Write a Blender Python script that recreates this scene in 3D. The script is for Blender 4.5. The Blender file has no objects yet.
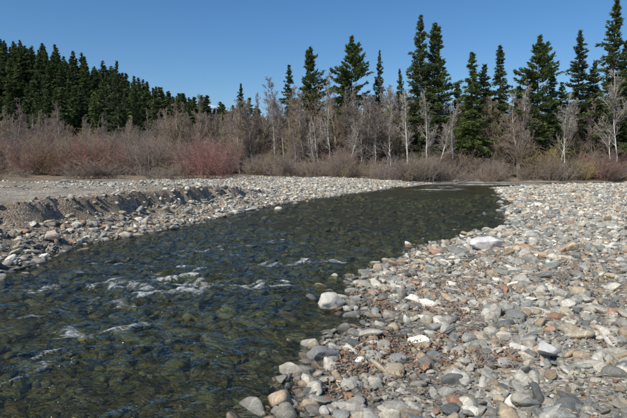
import bpy, bmesh, math, random
import numpy as np
from mathutils import Vector, noise as mnoise
R=np.random.RandomState(7); random.seed(7)
scene=bpy.context.scene
# ------------------------------------------------------------------ helpers
TAB=np.random.RandomState(3).rand(256,256)
def vn(x,y,s=0):
    x=np.asarray(x,float)+s*17.31; y=np.asarray(y,float)+s*9.77
    ix=np.floor(x).astype(int); iy=np.floor(y).astype(int)
    fx=x-ix; fy=y-iy; fx=fx*fx*(3-2*fx); fy=fy*fy*(3-2*fy)
    a=TAB[ix&255,iy&255]; b=TAB[(ix+1)&255,iy&255]; c=TAB[ix&255,(iy+1)&255]; d=TAB[(ix+1)&255,(iy+1)&255]
    return (a*(1-fx)+b*fx)*(1-fy)+(c*(1-fx)+d*fx)*fy
def fbm(x,y,s=0,o=4):
    r=0;a=.5;t=0
    for i in range(o):
        r=r+a*vn(x*2**i,y*2**i,s+i*3); t+=a; a*=.5
    return r/t
def sst(a,b,x):
    t=np.clip((x-a)/(b-a),0,1); return t*t*(3-2*t)
def mk_mesh(name,v,f,smooth=True):
    v=np.asarray(v,np.float32); f=np.asarray(f,np.int32)
    m=bpy.data.meshes.new(name); n=f.shape[1]
    m.vertices.add(len(v)); m.vertices.foreach_set('co',v.ravel())
    m.loops.add(f.size); m.loops.foreach_set('vertex_index',f.ravel())
    m.polygons.add(len(f)); m.polygons.foreach_set('loop_start',np.arange(0,f.size,n,dtype=np.int32))
    m.update(calc_edges=True); m.validate()
    m.polygons.foreach_set('use_smooth',np.full(len(m.polygons),smooth))
    return m
def fattr(m,name,vals):
    a=m.attributes.new(name,'FLOAT','POINT'); a.data.foreach_set('value',np.asarray(vals,np.float32))
def cattr(m,name,vals):
    a=m.attributes.new(name,'FLOAT_COLOR','POINT')
    c=np.ones((len(vals),4),np.float32); c[:,:3]=vals; a.data.foreach_set('color',c.ravel())
def link(name,data,loc=(0,0,0),rot=(0,0,0),sc=(1,1,1)):
    o=bpy.data.objects.new(name,data); scene.collection.objects.link(o)
    o.location=loc; o.rotation_euler=rot; o.scale=sc; return o
class NT:
    def __init__(s,name):
        s.m=bpy.data.materials.new(name); s.m.use_nodes=True; s.t=s.m.node_tree; s.t.nodes.clear()
        s.out=s.t.nodes.new('ShaderNodeOutputMaterial')
    def n(s,typ,ins=None,**kw):
        nd=s.t.nodes.new(typ)
        for k,v in kw.items(): setattr(nd,k,v)
        if ins:
            for k,v in ins.items(): s.set(nd,k,v)
        return nd
    def set(s,nd,k,v):
        sock=nd.inputs[k]
        if isinstance(v,bpy.types.Node): v=v.outputs[0]
        if isinstance(v,bpy.types.NodeSocket): s.t.links.new(v,sock)
        else: sock.default_value=v
    def math(s,op,a,b=0,clamp=False):
        nd=s.n('ShaderNodeMath',operation=op,use_clamp=clamp); s.set(nd,0,a); s.set(nd,1,b); return nd.outputs[0]
    def mix(s,f,a,b,mode='MIX'):
        nd=s.n('ShaderNodeMix',data_type='RGBA',blend_type=mode); s.set(nd,0,f); s.set(nd,6,a); s.set(nd,7,b); return nd.outputs[2]
    def ramp(s,f,stops,interp='LINEAR'):
        nd=s.n('ShaderNodeValToRGB'); cr=nd.color_ramp; cr.interpolation=interp
        while len(cr.elements)<len(stops): cr.elements.new(.5)
        for e,(p,c) in zip(cr.elements,stops):
            e.position=p; e.color=(c,c,c,1) if not hasattr(c,'__len__') else (*c,1)
        s.set(nd,0,f); return nd.outputs[0]
    def mr(s,v,a,b,c=0.,d=1.):
        nd=s.n('ShaderNodeMapRange',{0:v,1:a,2:b,3:c,4:d}); return nd.outputs[0]
def col(*c): return (*c,1)
# ------------------------------------------------------------------ river shape
Lp=np.array([(-16,-40),(-11,-10),(-9,0),(-7.6,6),(-6.9,9),(-6.5,11),(-6.6,13.5),(-6.0,16.2),(-4.7,19.5),(-3.6,25),(-.9,33.8),(2.9,41),(7.3,50),(11,56.5),(17,61.5),(25,64.5),(34,66),(50,69),(120,76),(400,92)],float)
Rp=np.array([(-8,-40),(-2.2,-10),(-1,0),(-.5,3),(-.12,4.4),(-.05,5.2),(.22,6.2),(.82,7.1),(.62,8.3),(.83,9.7),(1.73,11.5),(3.1,14),(5.1,15.9),(7.3,18.8),(9.2,24.4),(12.6,32.8),(15.6,42.5),(18.0,49.5),(21.5,54.5),(29,58.5),(50,62.5),(120,68),(400,80)],float)
POLY=np.vstack([Lp,Rp[::-1]])
def pdist(x,y,P):
    d=np.full(x.shape,1e9)
    for a,b in zip(P[:-1],P[1:]):
        ab=b-a; t=np.clip(((x-a[0])*ab[0]+(y-a[1])*ab[1])/(ab@ab),0,1)
        d=np.minimum(d,(x-a[0]-t*ab[0])**2+(y-a[1]-t*ab[1])**2)
    return np.sqrt(d)
def inside(x,y):
    r=np.zeros(x.shape,bool)
    for a,b in zip(POLY,np.roll(POLY,-1,0)):
        if a[1]==b[1]: continue
        c=((a[1]>y)!=(b[1]>y))&(x<(b[0]-a[0])*(y-a[1])/(b[1]-a[1])+a[0]); r^=c
    return r
def H(x,y,detail=True):
    x=np.asarray(x,float); y=np.asarray(y,float)
    wob=(fbm(x*.9,y*.9,5,3)-.5)*.7*sst(3,8,y)+(fbm(x*.18,y*.18,6,2)-.5)*4*sst(20,45,y)
    dl=pdist(x,y,Lp); dr=pdist(x,y,Rp); ins=inside(x,y)
    d=np.minimum(dl,dr); sd=np.where(ins,-d,d)+wob*.6
    left=dl<dr
    dn=sd+(fbm(x*.8,y*.8,9,4)-.5)*1.7*sst(.3,1.5,sd)
    near=np.interp(dn,[0,.5,1.85,2.1,3.5,12,40],[0,.13,.60,1.14,1.24,1.36,1.45])
    far=np.interp(sd,[0,3,8,20,60],[0,.35,.66,.95,1.2])
    w=sst(25,38,y)
    hl=near*(1-w)+far*w
    hr=np.interp(sd,[0,1,3,8,20,60],[0,.07,.2,.45,.75,1.0])*(1-.2*sst(40,55,y))+ (fbm(x*.25,y*.25,21,3)-.5)*.3*sst(.5,4,sd)
    land=np.where(left,hl,hr)
    bed=np.interp(-sd,[0,.5,2,4],[0,-.1,-.32,-.46])+(fbm(x*.7,y*.7,33,3)-.5)*.22*sst(.3,1.5,-sd)
    h=np.where(sd>0,land,bed)
    if detail:
        h=h+(fbm(x*3,y*3,40,3)-.5)*.07*sst(-.3,.6,sd)+(fbm(x*.35,y*.35,44,3)-.5)*.25*sst(3,10,sd)
        h=h+(fbm(x*1.1,y*1.1,46,4)-.5)*.2*sst(2.5,4.,sd)*left
    hill=np.interp(x,[-900,-260,-150,-110,-54,-15,0],[66,58,40,28,8,0,0])*sst(150,270,y)*(1+.25*(fbm(x*.02,y*.02,60,2)-.5))
    return h+hill,sd,left
# ------------------------------------------------------------------ ground
def axis(c,a,lo,hi,n):
    return c+a*np.sinh(np.linspace(math.asinh((lo-c)/a),math.asinh((hi-c)/a),n))
def grid(xs,ys):
    X,Y=np.meshgrid(xs,ys); nx,ny=len(xs),len(ys)
    i=(np.arange(ny-1)[:,None]*nx+np.arange(nx-1)[None]).ravel()
    return X.ravel(),Y.ravel(),np.stack([i,i+1,i+nx+1,i+nx],1)
X,Y,F=grid(axis(-2,4,-5000,5000,720),axis(9,7,-80,5000,640))
Z,SD,LF=H(X,Y)
gm=mk_mesh('ground',np.stack([X,Y,Z],1),F)
C=np.zeros((len(X),3)); C[:]=(.29,.265,.225)
def blend(mask,c):
    global C
    C=C*(1-mask[:,None])+np.array(c)*mask[:,None]
nz=fbm(X*.5,Y*.5,70,3)
lf=LF.astype(float)*(1-sst(24,34,Y))
blend(lf*sst(0,.3,SD),(.25,.20,.145))
blend(lf*sst(2.2,3,SD),(.27,.24,.19))
blend(lf*sst(3,6,SD)*sst(.5,.62,nz)*.6,(.21,.17,.115))
ff=np.clip(sst(62,70,Y)+LF*sst(16,26,SD+nz*6)*(Y>10),0,1)
blend(ff,(.19,.145,.09))
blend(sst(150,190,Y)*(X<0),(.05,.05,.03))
blend(1-sst(-.25,.0,SD),(.17,.155,.08))
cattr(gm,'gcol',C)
M=NT('gravel_ground_mat')
pos=M.n('ShaderNodeNewGeometry').outputs['Position']
at=M.n('ShaderNodeAttribute',attribute_name='gcol').outputs['Color']
v1=M.n('ShaderNodeTexVoronoi',{'Vector':pos,'Scale':26.0,'Randomness':1.0})
v2=M.n('ShaderNodeTexVoronoi',{'Vector':pos,'Scale':70.0})
n1=M.n('ShaderNodeTexNoise',{'Vector':pos,'Scale':1.3,'Detail':6.0}).outputs['Fac']
bw=M.n('ShaderNodeSeparateColor',{0:v1.outputs['Color']}).outputs[0]
bw2=M.n('ShaderNodeSeparateColor',{0:v2.outputs['Color']}).outputs[0]
f=M.math('MULTIPLY',M.mr(bw,0,1,.5,1.5),M.mr(bw2,0,1,.7,1.3))
f=M.math('MULTIPLY',f,M.mr(n1,.3,.7,.65,1.25))
c=M.mix(1.0,at,M.n('ShaderNodeCombineColor',{0:f,1:f,2:f}).outputs[0],'MULTIPLY')
z=M.n('ShaderNodeSeparateXYZ',{0:pos}).outputs[2]
wet=M.mr(z,.02,.10,.55,1.0)
c=M.mix(1.0,c,M.n('ShaderNodeCombineColor',{0:wet,1:wet,2:wet}).outputs[0],'MULTIPLY')
hgt=M.math('ADD',M.math('MULTIPLY',v1.outputs['Distance'],-.7),M.math('MULTIPLY',v2.outputs['Distance'],-.25))
bp=M.n('ShaderNodeBump',{'Strength':.8,'Distance':.03,'Height':hgt})
b=M.n('ShaderNodeBsdfPrincipled',{'Base Color':c,'Roughness':.9,'Normal':bp})
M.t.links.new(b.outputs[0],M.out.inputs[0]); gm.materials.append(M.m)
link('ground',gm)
# ------------------------------------------------------------------ water
xs=axis(-2,5,-14,160,700); ys=axis(8.5,6,-30,110,900)
X,Y,F=grid(xs,ys)
_,SD,_=H(X,Y,False)
keep=(SD[F]<.6).all(1)
used=np.unique(F[keep]); mp=np.full(len(X),-1); mp[used]=np.arange(len(used))
F=mp[F[keep]]; X=X[used];Y=Y[used];SD=SD[used]
fl=np.array([-.36,-.93]); fl/=np.linalg.norm(fl)
U=X*fl[0]+Y*fl[1]; V=-X*fl[1]+Y*fl[0]
U=U+(fbm(X*.4,Y*.4,80,2)-.5)*1.5; V=V+(fbm(X*.5,Y*.5,82,2)-.5)*1.2
def ridge(n): return 1-np.abs(2*n-1)
FO=[(-2.9,10.6,.5,.7,1.,.55,13),(-2.5,9.9,.45,.5,.95,.4,9),(-1.4,9.4,.85,.28,1.05,.12,15),(-.6,11.5,1.05,.35,.95,.25,14),(-4.3,11.4,.65,.5,.65,.4,8),(-3.1,8.2,.75,.35,.75,.3,9),(-2.95,6.8,.55,.3,.7,.35,6),(-3.2,5.6,.4,.35,.6,.6,5),
 (-2.7,12.9,1.,.6,.7,.2,10),(-4.8,9.0,.7,.4,.6,.3,6),(-1.6,14.5,1.3,.6,.55,.1,8),(-2.1,8.8,.65,.3,.8,.4,8),(-3.9,7.3,.7,.35,.5,.3,5),(-3.6,9.4,.6,.6,.7,.7,8),(.5,13.2,1.2,.4,.45,.2,5)]
foam=np.zeros(len(X)); bumpz=np.zeros(len(X)); rs=np.random.RandomState(11)
wx=(fbm(Y*1.6,X*1.6,90,3)-.5)*.9; wy=(fbm(X*2.2,Y*2.2,91,3)-.5)*.8
for fx,fy,a,sp,s,ang,n in FO:
    for i in range(n):
        ox,oy=rs.uniform(-a,a),rs.uniform(-sp,sp); an=ang+rs.uniform(-.35,.35)
        cxx=fx+ox*math.cos(ang)-oy*math.sin(ang); cyy=fy+ox*math.sin(ang)+oy*math.cos(ang)
        la=rs.uniform(.10,.36); lb_=rs.uniform(.03,.08); st=s*rs.uniform(.45,1.1)
        dx=X-cxx+wx; dy=Y-cyy+wy; near=(np.abs(dx)<1.6)&(np.abs(dy)<1.2)
        u=dx[near]*math.cos(an)+dy[near]*math.sin(an); v=-dx[near]*math.sin(an)+dy[near]*math.cos(an)
        g=np.exp(-(u/la)**2-(v/lb_)**2); foam[near]=np.maximum(foam[near],g*st)
        bumpz[near]+=.034*st*(np.exp(-(u/la/1.2)**2-((v-.03)/.09)**2)-.6*np.exp(-(u/la/1.2)**2-((v-.2)/.13)**2))
for fx,fy,a,b_,s in [(10.7,46,1.8,.7,1.),(12.5,47.5,1.5,.5,.8),(7.8,40,1.0,.5,.4),(13,52,2.2,.6,.8),(18,57.5,3,.9,1.1),(22,59,4,1.,1.2),(26,61,3,.8,1.),(9.5,43,1.2,.3,.5)]:
    g=np.exp(-((X-fx+wx*2)/a)**2-((Y-fy+wy*2)/b_)**2); foam=np.maximum(foam,g*s); bumpz+=g*.05
calm=sst(0,1.2,-SD)
rap=np.exp(-((X+2.4)/3.)**2-((Y-10)/4.)**2)*.9+.34+.3*sst(36,44,Y)
rn=ridge(fbm(U*1.9,V*1.2,100,2)); rn2=ridge(vn(U*4.2,V*2.6,101))
Zw=calm*rap*(.10*(rn**2-.4)+.045*(rn2**1.5-.5)+.022*(ridge(vn(U*9,V*6,102))-.5)+.010*(vn(U*19,V*13,103)-.5))+bumpz*calm
crest=sst(.05,.13,Zw)
foam=np.clip(foam+.32*calm*crest*np.exp(-((X+2.6)/2.3)**2-((Y-9.6)/3.2)**2),0,1.2)
wm=mk_mesh('river_water',np.stack([X,Y,Zw],1),F)
fattr(wm,'foam',foam)
M=NT('river_water_mat')
pos=M.n('ShaderNodeNewGeometry').outputs['Position']
mpn=M.n('ShaderNodeMapping',{'Vector':pos,'Rotation':(0,0,math.radians(-21)),'Scale':(1.0,1.6,1.0)}).outputs[0]
na=M.n('ShaderNodeTexNoise',{'Vector':mpn,'Scale':3.2,'Detail':5.0,'Roughness':.6,'Distortion':.8}).outputs['Fac']
nb=M.n('ShaderNodeTexNoise',{'Vector':mpn,'Scale':15.0,'Detail':3.0,'Distortion':.5}).outputs['Fac']
hh=M.math('ADD',na,M.math('MULTIPLY',nb,.22))
bp=M.n('ShaderNodeBump',{'Strength':1.,'Distance':.11,'Height':hh}).outputs[0]
fr=M.n('ShaderNodeFresnel',{'IOR':1.33,'Normal':bp}).outputs[0]
tr=M.n('ShaderNodeBsdfTransparent',{'Color':col(.70,.74,.54)})
gl=M.n('ShaderNodeBsdfGlossy',{'Color':col(.92,.93,.93),'Roughness':.07,'Normal':bp})
mx=M.n('ShaderNodeMixShader',{0:fr,1:tr.outputs[0],2:gl.outputs[0]})
fa=M.n('ShaderNodeAttribute',attribute_name='foam').outputs['Fac']
fn=M.n('ShaderNodeTexNoise',{'Vector':mpn,'Scale':9.0,'Detail':9.0,'Roughness':.8,'Distortion':1.}).outputs['Fac']
fm=M.math('ADD',M.math('MULTIPLY',fa,.72),M.mr(fn,.3,.7,-.5,.5))
fm=M.mr(fm,.22,.85,0,.88)
fm=M.math('MULTIPLY',fm,M.mr(fa,.05,.3))
df=M.n('ShaderNodeBsdfPrincipled',{'Base Color':col(.64,.68,.69),'Roughness':.5,'Normal':bp})
mx2=M.n('ShaderNodeMixShader',{0:fm,1:mx.outputs[0],2:df.outputs[0]})
M.t.links.new(mx2.outputs[0],M.out.inputs[0]); wm.materials.append(M.m)
link('river_water',wm)
# ------------------------------------------------------------------ stones
M=NT('river_stone_mat')
rnd=M.n('ShaderNodeObjectInfo').outputs['Random']
geo=M.n('ShaderNodeNewGeometry'); pos=geo.outputs['Position']
tc=M.n('ShaderNodeTexCoord').outputs['Object']
off=M.n('ShaderNodeVectorMath',{0:tc,1:M.n('ShaderNodeCombineXYZ',{0:M.math('MULTIPLY',rnd,57.),1:M.math('MULTIPLY',rnd,31.)}).outputs[0]},operation='ADD').outputs[0]
base=M.ramp(rnd,[(0,(.27,.26,.24)),(.07,(.45,.43,.39)),(.16,(.17,.18,.185)),(.23,(.53,.495,.43)),(.31,(.35,.34,.305)),(.39,(.43,.345,.25)),(.47,(.28,.29,.285)),(.54,(.55,.53,.49)),(.62,(.37,.295,.22)),(.69,(.21,.225,.225)),(.75,(.47,.45,.405)),(.82,(.32,.32,.305)),(.885,(.40,.25,.175)),(.925,(.45,.39,.30)),(.955,(.72,.70,.66))],'CONSTANT')
r2=M.n('ShaderNodeTexWhiteNoise',{'W':M.math('MULTIPLY',rnd,913.7)},noise_dimensions='1D').outputs['Value']
k=M.mr(r2,0,1,.70,1.25)
nn=M.n('ShaderNodeTexNoise',{'Vector':off,'Scale':3.5,'Detail':9.0,'Roughness':.75}).outputs['Fac']
nf=M.n('ShaderNodeTexNoise',{'Vector':off,'Scale':30.0,'Detail':4.0}).outputs['Fac']
k=M.math('MULTIPLY',k,M.mr(nn,.3,.7,.64,1.25)); k=M.math('MULTIPLY',k,M.mr(nf,.3,.7,.78,1.18))
vein=M.n('ShaderNodeTexWave',{'Vector':off,'Scale':.9,'Distortion':9.,'Detail':3.},wave_type='BANDS').outputs['Fac']
k=M.math('MULTIPLY',k,M.mr(vein,.90,1.,1.,1.3))
z=M.n('ShaderNodeSeparateXYZ',{0:pos}).outputs[2]
wn=M.n('ShaderNodeTexNoise',{'Vector':pos,'Scale':1.5}).outputs['Fac']
zz=M.math('ADD',z,M.mr(wn,.3,.7,-.03,.03))
wet=M.mr(zz,.02,.07,.0,1.0)
k=M.math('MULTIPLY',k,M.mr(wet,0,1,.48,1.0))
c=M.mix(1.0,base,M.n('ShaderNodeCombineColor',{0:k,1:k,2:M.math('MULTIPLY',k,.94)}).outputs[0],'MULTIPLY')
c=M.mix(M.mr(z,-.10,0,.5,0.),c,col(.155,.155,.07))
bp=M.n('ShaderNodeBump',{'Strength':.8,'Distance':.03,'Height':M.math('ADD',nn,M.math('MULTIPLY',nf,.35))}).outputs[0]
b=M.n('ShaderNodeBsdfPrincipled',{'Base Color':c,'Roughness':M.mr(wet,0,1,.3,.85),'Normal':bp})
M.t.links.new(b.outputs[0],M.out.inputs[0]); STONE=M.m
def stone_mesh(name,seed,sub=3,ang=.5):
    rs=random.Random(seed)
    bm=bmesh.new(); bmesh.ops.create_icosphere(bm,subdivisions=sub,radius=1)
    planes=[]
    for i in range(rs.randint(8,14)):
        n=Vector((rs.gauss(0,1),rs.gauss(0,1),rs.gauss(0,1))).normalized(); planes.append((n,rs.uniform(.45,.82)))
    o=Vector((seed*3.1,seed*1.7,0))
    sx,sy,sz=1,rs.uniform(.58,.92),rs.uniform(.34,.65)
    for v in bm.verts:
        p=v.co.copy()
        for n,dd in planes:
            e=p.dot(n)-dd
            if e>0: p-=n*e*(.65+.35*ang)
        p*=1+.2*mnoise.noise(p*1.1+o)+.09*mnoise.noise(p*2.7+o)+.03*mnoise.noise(p*6+o)
        v.co=Vector((p.x*sx,p.y*sy,p.z*sz))*.5*1.32
    me=bpy.data.meshes.new(name); bm.to_mesh(me); bm.free()
    me.polygons.foreach_set('use_smooth',np.ones(len(me.polygons),bool)); me.materials.append(STONE); return me
def variants(cname,meshes):
    cl=bpy.data.collections.new(cname)
    for i,m in enumerate(meshes): cl.objects.link(bpy.data.objects.new(f'{cname}_variant_{i:02d}',m))
    return cl
SC=variants('cobble',[stone_mesh(f'cobble_{i}',i+1,3,random.random()) for i in range(24)])
def scatter(name,P,Rt,S,idx,coll):
    m=bpy.data.meshes.new(name); m.vertices.add(len(P)); m.vertices.foreach_set('co',np.asarray(P,np.float32).ravel())
    a=m.attributes.new('rot','FLOAT_VECTOR','POINT'); a.data.foreach_set('vector',np.asarray(Rt,np.float32).ravel())
    a=m.attributes.new('scl','FLOAT_VECTOR','POINT'); a.data.foreach_set('vector',np.asarray(S,np.float32).ravel())
    a=m.attributes.new('vid','INT','POINT'); a.data.foreach_set('value',np.asarray(idx,np.int32))
    o=link(name,m)
    g=bpy.data.node_groups.new(name+'_gn','GeometryNodeTree')
    g.interface.new_socket('Geometry',in_out='INPUT',socket_type='NodeSocketGeometry')
    g.interface.new_socket('Geometry',in_out='OUTPUT',socket_type='NodeSocketGeometry')
    N=g.nodes; gi=N.new('NodeGroupInput'); go=N.new('NodeGroupOutput'); ip=N.new('GeometryNodeInstanceOnPoints')
    ci=N.new('GeometryNodeCollectionInfo'); ci.inputs['Collection'].default_value=coll
    ci.inputs['Separate Children'].default_value=True; ci.inputs['Reset Children'].default_value=True
    def na(t,n):
        x=N.new('GeometryNodeInputNamedAttribute'); x.data_type=t; x.inputs[0].default_value=n
        return [s for s in x.outputs if s.enabled and s.name=='Attribute'][0]
    L=g.links.new
    L(gi.outputs[0],ip.inputs['Points']); L(ci.outputs[0],ip.inputs['Instance']); ip.inputs['Pick Instance'].default_value=True
    L(na('INT','vid'),ip.inputs['Instance Index']); L(na('FLOAT_VECTOR','rot'),ip.inputs['Rotation']); L(na('FLOAT_VECTOR','scl'),ip.inputs['Scale'])
    L(ip.outputs[0],go.inputs[0])
    md=o.modifiers.new('scatter','NODES'); md.node_group=g; return o
def stones(x0,x1,y0,y1,dens,med,sig,lo,hi,cond,bury=.22,patch=0.):
    n=int((x1-x0)*(y1-y0)*dens)
    x=R.uniform(x0,x1,n); y=R.uniform(y0,y1,n)
    z,sd,lf=H(x,y); k=cond(x,y,z,sd,lf)&(np.abs(x)<y*.72+2.5)
    if patch: k&=fbm(x*1.3,y*1.3,170,3)+(R.rand(n)-.5)*.35>patch
    x,y,z=x[k],y[k],z[k]; n=len(x)
    s=np.clip(med*np.exp(R.randn(n)*sig),lo,hi)
    P=np.stack([x,y,z+s*bury*R.uniform(-.1,1.,n)],1)
    Rt=np.stack([R.randn(n)*.35,R.randn(n)*.35,R.uniform(0,6.28,n)],1)
    S=s[:,None]*np.stack([R.uniform(.85,1.3,n),R.uniform(.7,1.15,n),R.uniform(.7,1.3,n)],1)
    return P,Rt,S
def group(name,lst,coll,nv):
    P=np.vstack([l[0] for l in lst]);Rt=np.vstack([l[1] for l in lst]);S=np.vstack([l[2] for l in lst])
    print(name,len(P)); return scatter(name,P,Rt,S,R.randint(0,nv,len(P)),coll)
rt=lambda x,y,z,sd,lf:(~lf)&(sd>-.25)
group('gravel_bar_cobbles',[
 stones(-1.5,9,2,11,150,.088,.42,.035,.24,rt,.27,.37),
 stones(-1.5,9,2,11,7,.19,.2,.14,.28,rt,.15),
 stones(-1.5,8,2.2,11,420,.034,.35,.015,.065,rt,.35),
 stones(0,22,11,26,125,.10,.42,.045,.30,rt,.24,.34),
 stones(0,22,11,26,4,.22,.3,.15,.38,rt,.2),
 stones(0,20,11,20,110,.05,.3,.03,.08,rt,.3),
 stones(7,46,26,63,42,.135,.4,.07,.45,rt,.25)],SC,24)
ls=lambda x,y,z,sd,lf:lf&(sd>-.3)&(sd<2.2)&(R.rand(len(x))<np.clip(1.25-sd*.45,.22,1))
lp=lambda x,y,z,sd,lf:lf&(sd>2.2)&(fbm(x*.6,y*.6,120,2)>.42)
lb=lambda x,y,z,sd,lf:lf&(sd>-.3)&(sd<17)
lb2=lambda x,y,z,sd,lf:lf&(sd>-.3)&(sd<9)
group('bank_cobbles',[
 stones(-16,0,4,26,62,.095,.5,.04,.40,ls),
 stones(-16,0,4,26,40,.045,.3,.03,.07,ls),
 stones(-30,-4,6,40,20,.065,.45,.03,.22,lp,.1),
 stones(-14,14,24,60,24,.12,.4,.06,.36,lb),stones(-8,14,24,60,24,.12,.4,.06,.4,lb2)],SC,24)
bd=lambda x,y,z,sd,lf:(sd<-.15)
group('riverbed_stones',[
 stones(-9,6,3,20,36,.14,.45,.06,.40,bd,.1),
 stones(-6,16,20,40,4,.25,.35,.12,.5,bd,.1)],SC,24)
def hero(name,seed,x,y,s,colr,rz=0,zoff=.0,tone=None,ang=.9):
    me=stone_mesh(name,seed,4,ang); me.materials.clear()
    M=NT(name+'_mat'); tc=M.n('ShaderNodeTexCoord').outputs['Object']
    a=M.n('ShaderNodeTexNoise',{'Vector':tc,'Scale':4.,'Detail':10.,'Roughness':.78}).outputs['Fac']
    c=M.mix(M.mr(a,.35,.65),col(*[q*.7 for q in colr]),col(*colr))
    bp=M.n('ShaderNodeBump',{'Strength':.8,'Distance':.05,'Height':a}).outputs[0]
    b=M.n('ShaderNodeBsdfPrincipled',{'Base Color':c,'Roughness':.8,'Normal':bp}); M.t.links.new(b.outputs[0],M.out.inputs[0]); me.materials.append(M.m)
    z=float(H(np.array([x]),np.array([y]))[0][0])
    link(name,me,(x,y,max(z,-.05)+s*.16+zoff),(.1,.15,rz),(s,s,s*1.15))
hero('white_boulder',31,4.2,12.6,.62,(.80,.77,.75),.3,.12)
hero('white_boulder',32,.30,8.0,.42,(.68,.66,.58),.2,.03)
hero('white_boulder',33,2.45,5.35,.30,(.80,.79,.77),.8,.08)
hero('grey_boulder',34,.12,5.75,.30,(.28,.29,.28),.1,.02)
hero('pale_boulder',35,-7.0,13.9,.44,(.62,.52,.42),.5,.10)
hero('grey_boulder',36,1.55,6.6,.28,(.38,.38,.36),2.)
hero('pale_boulder',38,3.6,9.0,.30,(.56,.52,.46),1.9)
# ------------------------------------------------------------------ tubes/trees
def tubes(P0,P1,R0,R1,sides=3):
    P0,P1=np.array(P0),np.array(P1); R0,R1=np.array(R0),np.array(R1)
    d=P1-P0; d/=np.linalg.norm(d,axis=1)[:,None]+1e-9
    a=np.where(np.abs(d[:,2:3])<.9,[[0,0,1.]],[[1.,0,0]]); u=np.cross(d,a); u/=np.linalg.norm(u,axis=1)[:,None]; v=np.cross(d,u)
    th=np.arange(sides)*2*math.pi/sides; n=len(P0)
    ring=np.cos(th)[None,:,None]*u[:,None]+np.sin(th)[None,:,None]*v[:,None]
    A=P0[:,None]+ring*R0[:,None,None]; B=P1[:,None]+ring*R1[:,None,None]
    V=np.concatenate([A,B],1).reshape(-1,3); base=np.arange(n)[:,None]*2*sides; j=np.arange(sides); j2=(j+1)%sides
    F=np.stack([base+j,base+j2,base+j2+sides,base+j+sides],2).reshape(-1,4); return V,F
def unit(v): return v/(np.linalg.norm(v)+1e-9)
def bare_tree(name,seed,h,mat,r0=.13,spread=1.,start=.25,nch=(3,2,2),lean=(0,0),multi=1,tmin=.011,upw=.25):
    rs=np.random.RandomState(seed); S=[];nseg=(14,5,4,2)
    def grow(p,d,L,r,lv):
        ns=nseg[lv]; st=L/ns
        for i in range(ns):
            d=unit(d+rs.randn(3)*(.05,.13,.2,.22)[lv]+np.array([0,0,upw*(0.15,.5,.35,.2)[lv]]))
            q=p+d*st; ra=max(r*(1-i/ns*.85),tmin); rb=max(r*(1-(i+1)/ns*.85),tmin*.8)
            S.append((p,q,ra,rb,lv)); 
            f=(i+1)/ns
            if lv<3 and not(lv==0 and f<start):
                for c in range(nch[lv]):
                    if rs.rand()>.88: continue
                    o=unit(np.cross(d,rs.randn(3))); an=rs.uniform(.45,1.0)
                    cd=d*math.cos(an)+o*math.sin(an)
                    if lv==0: cl=h*.30*spread*(1.15-f)*rs.uniform(.6,1.25)+.3
                    else: cl=L*rs.uniform(.35,.62)*(1.15-f*.5)
                    grow(p+(q-p)*rs.rand(),cd,cl,max(ra*.45,tmin),lv+1)
            p=q
    for m in range(multi):
        d=unit(np.array([lean[0]+(rs.randn()*.12 if multi>1 else 0),lean[1]+(rs.randn()*.12 if multi>1 else 0),1.]))
        grow(np.array([rs.randn()*.15*(multi>1),rs.randn()*.15*(multi>1),-.1]),d,h*rs.uniform(.8 if multi>1 else 1,1),r0,0)
    V,F=tubes([s[0] for s in S],[s[1] for s in S],[s[2] for s in S],[s[3] for s in S],3)
    m=mk_mesh(name,V,F); fattr(m,'lvl',np.repeat([s[4]/3. for s in S],6)); m.materials.append(mat); return m
def bark(name,trunk,tw):
    M=NT(name); a=M.n('ShaderNodeAttribute',attribute_name='lvl').outputs['Fac']
    r=M.n('ShaderNodeObjectInfo').outputs['Random']; tc=M.n('ShaderNodeTexCoord').outputs['Object']
    n=M.n('ShaderNodeTexNoise',{'Vector':tc,'Scale':3.,'Detail':5.}).outputs['Fac']
    t=M.ramp(r,[(i/(len(tw)),c) for i,c in enumerate(tw)],'CONSTANT')
    c=M.mix(M.mr(a,.1,.6),M.mix(M.mr(n,.35,.65),col(*[q*.55 for q in trunk]),col(*trunk)),t)
    b=M.n('ShaderNodeBsdfPrincipled',{'Base Color':c,'Roughness':.85}); M.t.links.new(b.outputs[0],M.out.inputs[0]); return M.m
BK=bark('bare_tree_bark',(.42,.39,.35),[(.26,.205,.165),(.22,.18,.15),(.28,.22,.155),(.24,.19,.17),(.29,.24,.15),(.21,.18,.155)])
BW=bark('pale_alder_bark',(.72,.70,.65),[(.34,.31,.27),(.31,.27,.24)])
RW=bark('red_willow_bark',(.25,.14,.115),[(.30,.15,.13),(.27,.155,.135)])
TB=bark('tan_willow_bark',(.31,.25,.14),[(.34,.27,.125),(.30,.245,.13),(.27,.22,.14)])
GB=bark('grey_brush_bark',(.28,.245,.21),[(.28,.235,.20),(.25,.205,.18),(.27,.215,.165)])
bt=[bare_tree(f'bare_tree_{i}',100+i,10,BK,spread=random.uniform(.7,1.1),start=random.uniform(.15,.35),multi=1 if i%2 else 2,nch=(3,2,2),r0=.11) for i in range(6)]
BT=variants('bare_tree',bt)
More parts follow.
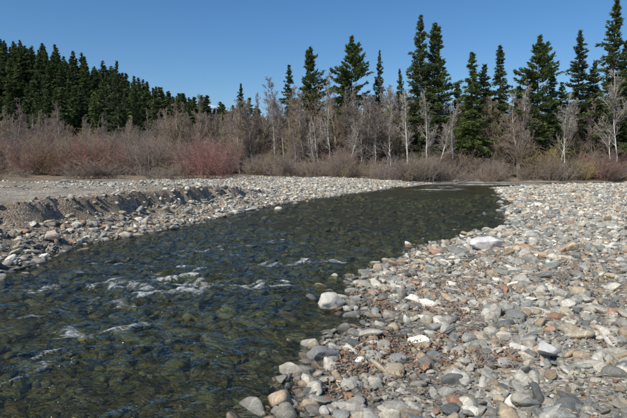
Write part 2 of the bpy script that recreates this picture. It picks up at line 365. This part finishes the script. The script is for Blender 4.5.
def shrub(name,seed,h,w,mat,stems=34):
    rs=np.random.RandomState(seed); S=[]
    for i in range(stems):
        a=rs.uniform(0,6.28); rr=rs.rand()**.6*w*.28; p=np.array([math.cos(a)*rr,math.sin(a)*rr,-.05])
        d=unit(np.array([math.cos(a)*rs.rand()*.7*w/h,math.sin(a)*rs.rand()*.7*w/h,1.])); L=h*rs.uniform(.45,1.05)
        for k in range(6):
            d=unit(d+rs.randn(3)*.13); q=p+d*L/6; S.append((p,q,.016*(1-k*.12),.016*(1-(k+1)*.12),.3))
            if k>0:
                for c in range(3):
                    o=unit(d+rs.randn(3)*.55); l=L*rs.uniform(.12,.3); pp=p+(q-p)*rs.rand(); q2=pp+o*l
                    S.append((pp,q2,.009,.007,1.))
                    for cc in range(2):
                        o2=unit(o+rs.randn(3)*.5); p3=pp+(q2-pp)*rs.uniform(.3,1); S.append((p3,p3+o2*l*.6,.007,.005,1.))
            p=q
    V,F=tubes([s[0] for s in S],[s[1] for s in S],[s[2] for s in S],[s[3] for s in S],3)
    m=mk_mesh(name,V,F); fattr(m,'lvl',np.repeat([s[4] for s in S],6)); m.materials.append(mat); return m
sh=[shrub('sh0',1,3,2.6,GB),shrub('sh1',2,2.6,3,GB),shrub('sh2',3,3,2.5,RW),shrub('sh3',4,3,2.6,TB),shrub('sh4',5,2.2,2.6,BK),shrub('sh5',6,3.2,2.4,BK)]
SHC=variants('shrub',sh)
def conifer(name,seed,h,R0,start,mat,dens=1.,nl=.34,irr=.25,droop=.25,nlev=60,prof=.9,upt=.7,sides=4,wd=.20):
    """needle sprays: narrow blades laid along each bough and its side shoots"""
    rs=np.random.RandomState(seed); P0=[];P1=[];A=[];B=[]
    n=10; px=np.cumsum(rs.randn(n+1,2)*.05,0)
    for i in range(n):
        P0.append((*px[i],h*i/n-.2*(i==0)));P1.append((*px[i+1],h*(i+1)/n)); A.append(.014*h*(1-i/n)+.02);B.append(.014*h*(1-(i+1)/n)+.01)
    tc=[];td=[];ts=[];tb=[]
    gap=1.; side=rs.uniform(0,6.28)
    for l in range(nlev):
        t=(l+rs.uniform(-.4,.4))/nlev; t=min(max(t,0),.995); z=h*(start+(1-start)*t)
        if rs.rand()<.25: gap=rs.uniform(1-2*irr,1+irr*.6); side=rs.uniform(0,6.28)
        else: gap=.6*gap+.4
        base=R0*((1-t)**prof)*(.5+.5*min(1,t/.22))*gap+.10
        for b in range(rs.randint(4,8)):
            a=rs.uniform(0,6.28); L=max(base*rs.uniform(.35,1.25)*(1+irr*.7*math.cos(a-side)),.12); up=rs.uniform(-.2,.25)-droop+t*upt
            d=unit(np.array([math.cos(a),math.sin(a),up])); f=z/h*n; i0=min(int(f),n-1); c0=px[i0]+(px[i0+1]-px[i0])*(f-i0); cx=np.array([*c0,z])
            e=cx+d*L; P0.append(cx);P1.append(e);A.append(.02+.006*L);B.append(.006)
            k=int((6+L*26)*dens); s=rs.uniform(.1,1.0,k)**.7
            lat=np.array([-d[1],d[0],0]); lat/=np.linalg.norm(lat)+1e-9
            w=rs.uniform(-1,1,k)*.30*L*(1.15-s)
            c=cx+d*(L*s)[:,None]+lat*w[:,None]+rs.randn(k,3)*np.array([.05,.05,.09]); c[:,2]-=droop*.5*L*s*s+np.abs(w)*.25
            dd=d[None]*rs.uniform(.5,1,k)[:,None]+lat*(np.sign(w)*rs.uniform(.2,1,k))[:,None]+rs.randn(k,3)*.3
            tc.append(c); td.append(dd); ts.append(nl*rs.uniform(.5,1.25,k)); tb.append(np.clip(rs.uniform(.0,1.)+rs.randn(k)*.15,0,1))
    tc=np.vstack(tc);td=np.vstack(td);ts=np.concatenate(ts);tb=np.concatenate(tb)
    u=td/np.linalg.norm(td,axis=1)[:,None]; r=rs.randn(*tc.shape); v=np.cross(u,r); v/=np.linalg.norm(v,axis=1)[:,None]
    s=ts[:,None]
    FV=np.stack([tc-u*s*.4,tc-v*s*wd+u*s*.05,tc+u*s*.75,tc+v*s*wd+u*s*.05],1).reshape(-1,3)
    V,F=tubes(P0,P1,A,B,4); F2=np.arange(len(FV)).reshape(-1,4)+len(V)
    m=mk_mesh(name,np.vstack([V,FV]),np.vstack([F,F2]),False)
    fattr(m,'leaf',np.r_[np.zeros(len(V)),np.ones(len(FV))]); fattr(m,'tone',np.r_[np.zeros(len(V)),np.repeat(tb,4)]); m.materials.append(mat); return m
def cmat(name,a,b_,tr=.3):
    M=NT(name); lf=M.n('ShaderNodeAttribute',attribute_name='leaf').outputs['Fac']; tn=M.n('ShaderNodeAttribute',attribute_name='tone').outputs['Fac']
    r=M.n('ShaderNodeObjectInfo').outputs['Random']; tc=M.n('ShaderNodeTexCoord').outputs['Object']
    n=M.n('ShaderNodeTexNoise',{'Vector':tc,'Scale':.9,'Detail':4.}).outputs['Fac']
    f=M.math('ADD',M.math('MULTIPLY',tn,.5),M.mr(n,.3,.7,0,.5))
    c=M.mix(f,col(*a),col(*b_)); k=M.mr(r,0,1,.7,1.3); c=M.mix(1.,c,M.n('ShaderNodeCombineColor',{0:k,1:k,2:M.mr(r,0,1,.9,1.1)}).outputs[0],'MULTIPLY')
    c=M.mix(lf,col(.16,.12,.085),c)
    b=M.n('ShaderNodeBsdfPrincipled',{'Base Color':c,'Roughness':.8}); t=M.n('ShaderNodeBsdfTranslucent',{'Color':c})
    mx=M.n('ShaderNodeMixShader',{0:M.math('MULTIPLY',lf,tr),1:b.outputs[0],2:t.outputs[0]}); M.t.links.new(mx.outputs[0],M.out.inputs[0]); return M.m
CG=cmat('conifer_green',(.05,.08,.024),(.12,.17,.05)); CD=cmat('fir_dark_green',(.04,.068,.027),(.10,.14,.046)) 
firs=[conifer('fir_a',1,20,3.5,.08,CD,1.2),conifer('fir_b',2,20,3.8,.10,CG,1.2,irr=.35),conifer('fir_c',3,20,3.3,.03,CG,1.4,droop=.35)]
pines=[conifer('pine_a',4,20,3.4,.28,CG,1.4,nl=.38,irr=.45,nlev=44,prof=.65,droop=.02),conifer('pine_b',5,20,3.6,.30,CG,1.4,nl=.38,irr=.5,nlev=40,prof=.6,droop=0.)]
def put(name,me,x,y,hh,wid=1.,base=20.,rz=None):
    z=float(H(np.array([x]),np.array([y]))[0][0]); s=hh/base
    link(name,me,(x,y,z-.05),(random.uniform(-.02,.02),random.uniform(-.02,.02),random.uniform(0,6.28) if rz is None else rz),(s*wid,s*wid,s))
def cx(px,D): return (px-313.5)/522*D
for px,top,D,me,nm,w in [(240,84,82,firs[0],'fir_tree',.9),(289,66,80,firs[1],'fir_tree',.9),(309,50,79,pines[0],'pine_tree',1.),(351,39,77,pines[1],'pine_tree',1.1),
  (344,66,80,firs[1],'fir_tree',.9),(378,52,80,firs[0],'fir_tree',.65),(397,70,84,firs[0],'fir_tree',.8),(418,16,74,firs[1],'fir_tree',.9),(434,26,76,pines[0],'pine_tree',1.05),
  (470,50,72,firs[2],'cedar_tree',1.4),(486,62,73,firs[0],'fir_tree',1.5),(498,44,75,firs[2],'fir_tree',1.1),(533,36,72,pines[1],'pine_tree',1.15),(548,70,73,firs[2],'cedar_tree',1.2),(560,80,75,firs[1],'fir_tree',1.2),(575,31,76,firs[0],'fir_tree',1.05),
  (604,2,74,firs[1],'fir_tree',1.05),(590,60,78,firs[0],'fir_tree',1.2),(618,40,76,firs[2],'fir_tree',1.2),(640,20,76,firs[0],'fir_tree',1.),(455,80,76,firs[1],'fir_tree',1.2),(515,84,74,firs[0],'fir_tree',1.3),(122,64,125,firs[0],'fir_tree',.9),(136,78,130,firs[1],'fir_tree',.9),(690,10,80,firs[1],'fir_tree',1.2),(-60,80,110,firs[1],'fir_tree',1.2)]:
    put(nm,me,cx(px,D),D,2.2+(165-top)/522*D-1,w)
al=[bare_tree('alder_a',201,10,BW,r0=.12,start=.35,spread=.75,nch=(2,2,2)),bare_tree('alder_b',202,10,BW,r0=.11,start=.3,spread=.8,nch=(2,2,2),lean=(.28,0)),bare_tree('alder_c',203,10,BW,r0=.09,start=.3,spread=.9,nch=(2,2,2),multi=2)]
for px,top,D,i in [(407,92,67,0),(426,88,67,0),(434,98,67,1),(420,120,67,1),(362,95,69,0),(388,100,69,2),(330,92,70,0),(275,102,72,0),(345,105,68,1),(520,80,70,0),(560,85,70,2),(612,60,70,2),(318,112,68,2),(452,100,69,0),(375,108,69,0),(298,108,72,0)]:
    put('alder_tree',al[i],cx(px,D),D,2.2+(165-top)/522*D-1,1.,10.,0.3 if i==1 else None)
def mass(name,coll,nv,x0,x1,y0,y1,n,h0,h1,base,cond=None,w=1.,ids=None,hf=None,clip=True):
    x=R.uniform(x0,x1,n*3);y=R.uniform(y0,y1,n*3); z,sd,lf=H(x,y); k=(sd>1.2)&(z<60)
    if clip: k&=np.abs(x)<.63*y+7
    if cond is not None: k&=cond(x,y,sd,lf)
    x,y,z=x[k][:n],y[k][:n],z[k][:n]; n=len(x)
    s=R.uniform(h0,h1,n)/base
    if hf is not None: s=s*hf(x,y)
    S=np.stack([s*w*R.uniform(.8,1.2,n),s*w*R.uniform(.8,1.2,n),s],1)
    Rt=np.stack([R.randn(n)*.04,R.randn(n)*.04,R.uniform(0,6.28,n)],1)
    idx=R.choice(ids,n) if ids is not None else R.randint(0,nv,n)
    print(name,n); return scatter(name,np.stack([x,y,z-.05],1),Rt,S,idx,coll)
hfun=lambda x,y:.72+.28*sst(-35,5,x)+.25*(fbm(x*.08,y*.08,130,2)-.5)
mass('bare_woodland',BT,6,-75,75,70,100,350,8.5,13.5,10,lambda x,y,sd,lf:(x<18)|(y>76),hf=hfun)
mass('bare_woodland_edge',BT,6,-12,62,68,80,42,7,12.5,10,lambda x,y,sd,lf:lf)
edge=lambda x,y,sd,lf:(fbm(x*.1,y*.1,140,2)>.35)
mass('undergrowth_shrubs',SHC,6,-75,75,68,86,440,1.8,4.2,3,edge,1.1)
mass('riverside_shrubs',SHC,6,-8,60,60,72,150,1.,3.2,3,lambda x,y,sd,lf:lf&(sd>1.5),1.2,[0,1,4,3,5])
lft=lambda x,y,sd,lf:lf&(sd>18)
mass('willow_thicket',SHC,6,-70,-12,58,85,270,2.2,4.6,3,lft,1.05,[2,4,0,2,5,3,0,5])
for px,D,h,w,me,nm in [(206,50,4.2,1.0,sh[2],'red_willow_bush'),(190,52,3.6,1.,sh[2],'red_willow_bush'),(225,56,4.0,.9,sh[2],'red_willow_bush'),(80,46,1.7,2.2,sh[1],'grey_brush'),(95,47,1.9,2.4,sh[0],'grey_brush'),(112,48,1.5,2.2,sh[1],'grey_brush'),(160,47,1.3,2.4,sh[1],'grey_brush'),(172,49,1.6,2.2,sh[0],'grey_brush'),
   (22,50,1.2,2.2,sh[4],'grey_brush'),(75,78,7.,.9,sh[3],'tan_willow_bush'),(62,80,6.,1.,sh[3],'tan_willow_bush'),(545,70,5,1.3,sh[3],'tan_willow_bush'),(572,71,4.4,1.3,sh[3],'tan_willow_bush'),(530,70,4.4,1.1,sh[3],'tan_willow_bush'),(-8,30,1.5,1.6,sh[3],'tan_willow_bush')]:
    put(nm,me,cx(px,D),D,h,w,3.)
fc=variants('hill_fir',[conifer(f'hf{i}',50+i,20,3.6,.08,CD,.5,nl=.75,nlev=38,wd=.24) for i in range(4)])
mass('hillside_conifer_forest',fc,4,-330,-22,150,330,2000,11,26,20,lambda x,y,sd,lf:(y>150+ (x+150)*.2),1.15,clip=False)
# ------------------------------------------------------------------ mountain
xs=np.linspace(-5000,5000,260); ys=np.linspace(2600,4600,50); X,Y,F=grid(xs,ys)
pr=np.interp(X/3300*522+313.5,[-400,0,150,190,215,245,300,400,460,485,510,560,700,1100],[250,230,300,360,415,340,270,260,330,420,330,260,240,220])
t=1-np.abs((Y-3300)/1250); Zm=pr*np.clip(t,-.1,1)**1.0*(.93+.14*fbm(X*.004,Y*.004,150,4))+ (fbm(X*.01,Y*.01,151,4)-.5)*40
mm=mk_mesh('mountain',np.stack([X,Y,Zm-15],1),F)
M=NT('mountain_mat'); pos=M.n('ShaderNodeNewGeometry').outputs['Position']; z=M.n('ShaderNodeSeparateXYZ',{0:pos}).outputs[2]
n=M.n('ShaderNodeTexNoise',{'Vector':pos,'Scale':.01,'Detail':8.,'Roughness':.65}).outputs['Fac']
f=M.mr(M.math('ADD',z,M.mr(n,.3,.7,-120,120)),330,400)
b=M.n('ShaderNodeBsdfPrincipled',{'Base Color':M.mix(f,col(.13,.17,.24),col(.55,.61,.72)),'Roughness':.9}); M.t.links.new(b.outputs[0],M.out.inputs[0]); mm.materials.append(M.m)  # bluish base colour has the distance haze painted in, no volume
link('mountain',mm)
# ------------------------------------------------------------------ litter & driftwood
M=NT('dry_leaf_mat'); r=M.n('ShaderNodeObjectInfo').outputs['Random']
b=M.n('ShaderNodeBsdfPrincipled',{'Base Color':M.ramp(r,[(0,(.20,.11,.07)),(.4,(.26,.15,.09)),(.75,(.16,.095,.065)),(1,(.32,.22,.14))]),'Roughness':.8}); M.t.links.new(b.outputs[0],M.out.inputs[0])
def leaf(i):
    rs=np.random.RandomState(i); n=7; t=np.linspace(0,1,n); w=.2*np.sin(t*math.pi)**.8; zc=.25*np.sin(t*3+i); 
    V=np.vstack([np.stack([t-.5,-w,zc+.12],1),np.stack([t-.5,w*0,zc],1),np.stack([t-.5,w,zc+.12*rs.rand()],1)])
    F=[(k+a*n,k+1+a*n,k+1+(a+1)*n,k+(a+1)*n) for k in range(n-1) for a in range(2)]
    m=mk_mesh(f'leaf{i}',V,F); m.materials.append(M.m); return m
LC=variants('dry_leaf',[leaf(i) for i in range(3)])
lst=[]
for (x0,x1,y0,y1,n) in [(.1,2.2,4.6,8,4600),(1.5,6,8,14,3400),(.8,3.5,7.5,11,2200),(2,5,4,8,1200)]:
    x=R.uniform(x0,x1,n);y=R.uniform(y0,y1,n);z,sd,_=H(x,y); k=(sd>.2)&(fbm(x*1.6,y*1.6,160,2)>.48); x,y,z=x[k],y[k],z[k];n=len(x)
    s=R.uniform(.025,.055,n); lst.append((np.stack([x,y,z+R.uniform(.01,.08,n)],1),np.stack([R.randn(n)*.4,R.randn(n)*.4,R.uniform(0,6.28,n)],1),np.stack([s,s,s],1)))
group('dry_leaf_litter',lst,LC,3)
def stick(x,y,L,r,rz,seed,nm='driftwood_stick',dz=.11):
    m=bare_tree(nm,seed,L,GB,r0=r,start=.5,spread=.5,nch=(1,1,1),tmin=.003)
    z=float(H(np.array([x]),np.array([y]))[0][0]); link(nm,m,(x,y,max(z,0)+dz),(0,math.radians(86),rz))
for a in [(2.9,11.0,1.3,.02,.1,301),(3.4,11.6,1.0,.018,-.3,302),(1.6,6.2,.7,.01,.8,303),(3.8,9.2,.9,.014,-.5,304),(1.0,9.6,.8,.012,.3,305),(-7.6,12.2,1.2,.02,2.,306)]: stick(*a)
stick(8.6,49.5,4.2,.13,.12,307,'driftwood_log',.12); stick(15.5,57.5,3.6,.12,.5,308,'driftwood_log',.1)
# ------------------------------------------------------------------ light, sky, camera
AZ=math.radians(-138); EL=math.radians(46)   # azimuth clockwise from +Y
w=bpy.data.worlds.new('World'); scene.world=w; w.use_nodes=True; nt=w.node_tree; bg=nt.nodes['Background']
sky=nt.nodes.new('ShaderNodeTexSky'); sky.sky_type='NISHITA'; sky.sun_disc=False; sky.sun_elevation=EL; sky.sun_rotation=AZ; sky.altitude=300; sky.air_density=1.0; sky.dust_density=1.2; sky.ozone_density=4.5
hs=nt.nodes.new('ShaderNodeHueSaturation'); hs.inputs['Saturation'].default_value=1.22
nt.links.new(sky.outputs[0],hs.inputs['Color']); nt.links.new(hs.outputs[0],bg.inputs[0]); bg.inputs[1].default_value=.12
sd_=Vector((math.sin(AZ)*math.cos(EL),math.cos(AZ)*math.cos(EL),math.sin(EL)))
l=bpy.data.lights.new('sun','SUN'); l.energy=4.9; l.angle=math.radians(.53); l.color=(1,.93,.81)
so=link('sun',l); so.rotation_euler=sd_.to_track_quat('Z','Y').to_euler()
cam=bpy.data.cameras.new('camera'); cam.lens=30; cam.sensor_width=36; cam.clip_end=12000; cam.clip_start=.05
co=link('camera',cam,(0,0,2.2),(math.radians(90-4.8),0,0)); scene.camera=co
scene.view_settings.view_transform='Standard'; scene.view_settings.look='None'; scene.view_settings.exposure=0
